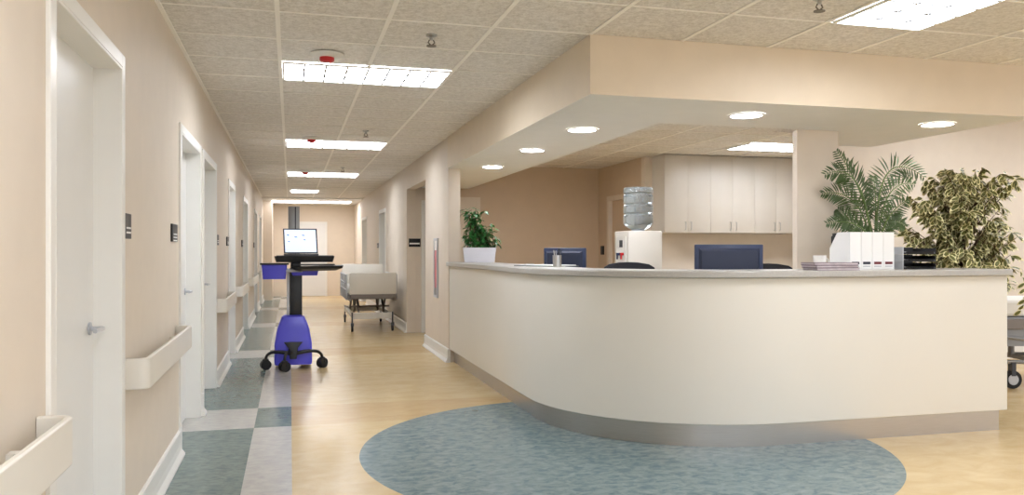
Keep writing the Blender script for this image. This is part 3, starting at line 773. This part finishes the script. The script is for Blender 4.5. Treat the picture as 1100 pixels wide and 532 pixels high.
box('tray_neck', (-.03, .08, -.04, .04, 1.10, 1.172), 'dgrey', t, .004)
box('monitor_post', (-.055, .07, .155, .185, 1.16, 1.795), 'mgrey', t, .003)
box('post_groove', (.018, .03, .151, .1545, 1.16, 1.79), 'black', t)
bm = B(); frustum(bm, [rr(.30, .2, 1.17, .03), rr(.31, .21, 1.20, .03), rr(.32, .215, 1.235, .03)])
for v in bm.verts: v.co.x += .12
obj('work_tray', bm, 'black', t, True)
box('tray_top', (-.18, .43, -.20, .20, 1.236, 1.243), 'dgrey', t, .002)
bm = B(); frustum(bm, [rr(.20, .15, 1.075, .03), rr(.265, .2, 1.10, .03), rr(.275, .21, 1.128, .03)])
for v in bm.verts: v.co.x += .255; v.co.y -= .12; v.co.z += .0+.02*(v.co.x-.2)
obj('keyboard_tray', bm, 'black', t, True)
box('keyboard', (.0, .44, -.26, -.12, 1.137, 1.152), 'dgrey', t, .003)
box('bracket', (-.10, .10, -.12, .04, 1.06, 1.09), 'lgrey', t, .006)
bm = B(); frustum(bm, [rr(.12, .12, .985, .02), rr(.135, .13, 1.14, .02)])
for v in bm.verts: v.co.x -= .20
obj('storage_bin', bm, 'blue', t, True)
box('bin_lid', (-.35, -.045, -.15, .15, 1.142, 1.158), 'black', t, .004)
bm = B(); frustum(bm, [rr(.14, .10, 1.02, .02), rr(.15, .11, 1.075, .02)])
for v in bm.verts: v.co.x += .12; v.co.y += .05
obj('cable_box', bm, 'blue', t, True)
lp = thing('laptop', 'open laptop with lit white screen on the medical cart', 'laptop', (.03, 9.45, 1.2435))
box('keyboard_deck', (-.10, .27, -.17, .07, 0, .018), 'dgrey', lp, .003)
bm = B(); q = .075
def scr(x0, x1, z0, z1, y0, y1, sl=.14):
    frustum(bm, [[(x0, y0+sl*z0, z0), (x1, y0+sl*z0, z0), (x1, y1+sl*z0, z0), (x0, y1+sl*z0, z0)], [(x0-.012, y0+sl*z1, z1), (x1-.012, y0+sl*z1, z1), (x1-.012, y1+sl*z1, z1), (x0-.012, y1+sl*z1, z1)]])
scr(-.10, .27, .02, .30, .070, .082); obj('lid', bm, 'navy', lp)
bm = B(); scr(-.085, .255, .036, .287, .0675, .0695); obj('screen', bm, 'screen', lp)
bm = B()
for (a, b_, c_, d_) in ((-.06, -.04, .22, .235), (0.02, .05, .2, .21), (.1, .13, .22, .23), (.12, .14, .17, .18), (-.05, -.03, .15, .16)): scr(a, b_, c_, d_, .0655, .0672)
obj('screen_icons', bm, 'icon', lp)

# ------------------------------------------------------------------ beds
def bed(name, x, y, rz, label, L=2.05, W=.74):
    t = thing(name, label, 'bed', (x, y, 0), rz, 'wheeled hospital beds')
    hw = W/2
    bm = B(); bx(bm, -hw+.02, hw-.02, .06, L-.06, .52, .56); bx(bm, -hw, -hw+.03, .04, L-.04, .49, .55); bx(bm, hw-.03, hw, .04, L-.04, .49, .55); obj('deck_frame', bm, 'bedg', t)
    bm = B(); bx(bm, -hw+.03, hw-.03, .08, L-.08, .56, .70, .04, 3); obj('mattress', bm, 'mattress', t, True)
    bm = B(); bx(bm, -hw, hw, .0, .035, .60, .94, .012); obj('footboard', bm, 'bedp', t, True)
    bm = B(); bx(bm, -hw, hw, L-.035, L, .60, 1.05, .012); obj('headboard', bm, 'bedp', t, True)
    bm = B(); bx(bm, -hw+.02, hw-.02, .005, .03, .54, .60); obj('foot_crossbar', bm, 'bedg', t)
    for s in (-1, 1):
        bm = B(); xx = s*(hw+.03)
        for zz in (.66, .77, .90): tube(bm, [(xx, .25, zz), (xx, 1.75, zz)], .014, 8)
        for yy in (.25, .62, 1.0, 1.38, 1.75): tube(bm, [(xx, yy, .50), (xx, yy, .90)], .012, 8)
        tube(bm, [(s*(hw-.02), .4, .51), (xx, .4, .51)], .012, 8); tube(bm, [(s*(hw-.02), 1.6, .51), (xx, 1.6, .51)], .012, 8)
        obj('side_rail', bm, 'lgrey', t, True)
    bm = B()
    bx(bm, -hw+.04, hw-.04, .12, .16, .20, .30); bx(bm, -hw+.04, hw-.04, L-.20, L-.16, .20, .30); bx(bm, -hw+.04, -hw+.09, .16, L-.2, .22, .28); bx(bm, hw-.09, hw-.04, .16, L-.2, .22, .28)
    obj('chassis', bm, 'bedp', t, bevel=.005)
    for yy in (.55, 1.5):
        for s in (-1, 1):
            bm = B(); tube(bm, [(s*.2, yy-.25, .27), (s*.2, yy+.1, .53)], .018, 8); obj('lift_arm', bm, 'bedg', t, True)
            bm = B(); tube(bm, [(s*.24, yy+.25, .27), (s*.24, yy-.1, .53)], .018, 8); obj('lift_arm', bm, 'bedg', t, True)
    bm = B(); tube(bm, [(-hw+.06, .5, .38), (hw-.06, .5, .38)], .015, 8); obj('lift_bar', bm, 'bedg', t, True)
    for sx in (-1, 1):
        for yy in (.10, L-.14):
            bm = B(); xx = sx*(hw-.05)
            tube(bm, [(xx, yy, .31), (xx, yy, .13)], .012, 8); bx(bm, xx-.022, xx+.022, yy-.03, yy+.03, .09, .14)
            lg = obj('leg', bm, 'dgrey', t, True)
            bm = B(); tube(bm, [(xx-.014, yy+.02, .062), (xx+.014, yy+.02, .062)], .062, 18); obj('wheel', bm, 'rubber', lg, True)
    return t
bed('hospital_bed', 1.27, 13.2, 0, 'empty wheeled hospital bed parked along the right corridor wall')

# gurney behind the right end of the counter
t = thing('gurney', 'wheeled gurney with white mattress at the right edge, beyond the counter end', 'bed', (6.45, 6.55, 0), -.20, 'wheeled hospital beds')
bm = B(); frustum(bm, [[(-.0, -.33, .68), (1.95, -.33, .68), (1.95, .33, .68), (0, .33, .68)], [(-.0, -.33, .84), (1.95, -.33, .84), (1.95, .33, .84), (0, .33, .84)]]); obj('mattress', bm, 'mattress', t, bevel=.03)
bm = B(); bx(bm, -.03, 2.0, -.36, -.33, .56, .66, .01); bx(bm, -.03, 2.0, .33, .36, .56, .66, .01); bx(bm, -.03, 0, -.33, .33, .56, .66); bx(bm, 1.97, 2.0, -.33, .33, .56, .66); obj('side_frame', bm, 'bedg', t)
bm = B(); bx(bm, 0.001, 1.969, -.329, .329, .60, .675); bx(bm, .02, 1.9, -.30, .30, .40, .56); obj('under_tray', bm, 'mgrey', t)
bm = B()
tube(bm, [(-.02, -.365, .70), (-.05, -.365, .62), (-.02, -.365, .50), (.3, -.365, .46)], .016, 8)
tube(bm, [(.1, -.28, .25), (1.85, -.28, .25)], .02, 8); tube(bm, [(.1, .28, .25), (1.85, .28, .25)], .02, 8); tube(bm, [(.1, -.28, .25), (.1, .28, .25)], .02, 8); tube(bm, [(1.85, -.28, .25), (1.85, .28, .25)], .02, 8)
for xx in (.45, 1.5): tube(bm, [(xx, -.15, .25), (xx, -.15, .46)], .03, 10); tube(bm, [(xx, .15, .25), (xx, .15, .46)], .03, 10)
tube(bm, [(.45, -.28, .25), (.45, .28, .25)], .02, 8); tube(bm, [(1.5, -.28, .25), (1.5, .28, .25)], .02, 8)
obj('undercarriage', bm, 'mgrey', t, True)
for xx in (.16, 1.8):
    for yy in (-.28, .28):
        bm = B(); bx(bm, xx-.02, xx+.02, yy-.03, yy+.03, .12, .25); lg = obj('leg', bm, 'dgrey', t)
        bm = B(); tube(bm, [(xx, yy-.018, .085), (xx, yy+.018, .085)], .085, 22)
        obj('wheel', bm, 'rubber', lg, True)
        bm = B(); tube(bm, [(xx, yy-.024, .085), (xx, yy+.024, .085)], .05, 18); obj('hub', bm, 'lgrey', lg, True)

# ------------------------------------------------------------------ world, camera, view
w = bpy.data.worlds.new('lobby_fill'); S.world = w; w.use_nodes = True
nt = w.node_tree; bg = nt.nodes['Background']
bg.inputs['Color'].default_value = (.93, .95, 1.0, 1); bg.inputs['Strength'].default_value = .9  # even fill light added through the open sides of the room

cam = bpy.data.cameras.new('camera'); co = bpy.data.objects.new('camera', cam); COL.objects.link(co)
cam.sensor_fit = 'HORIZONTAL'; cam.sensor_width = 36; cam.lens = 36*883.5/1100
cam.shift_y = 3/1100
cam.clip_start = .05; cam.clip_end = 200
co.location = (0, 0, 1.3); co.rotation_euler = (pi/2, 0, -TH)
S.camera = co
S.view_settings.view_transform = 'Standard'; S.view_settings.look = 'None'; S.view_settings.gamma = 1
S.view_settings.use_curve_mapping = False; S.view_settings.exposure = 0.92
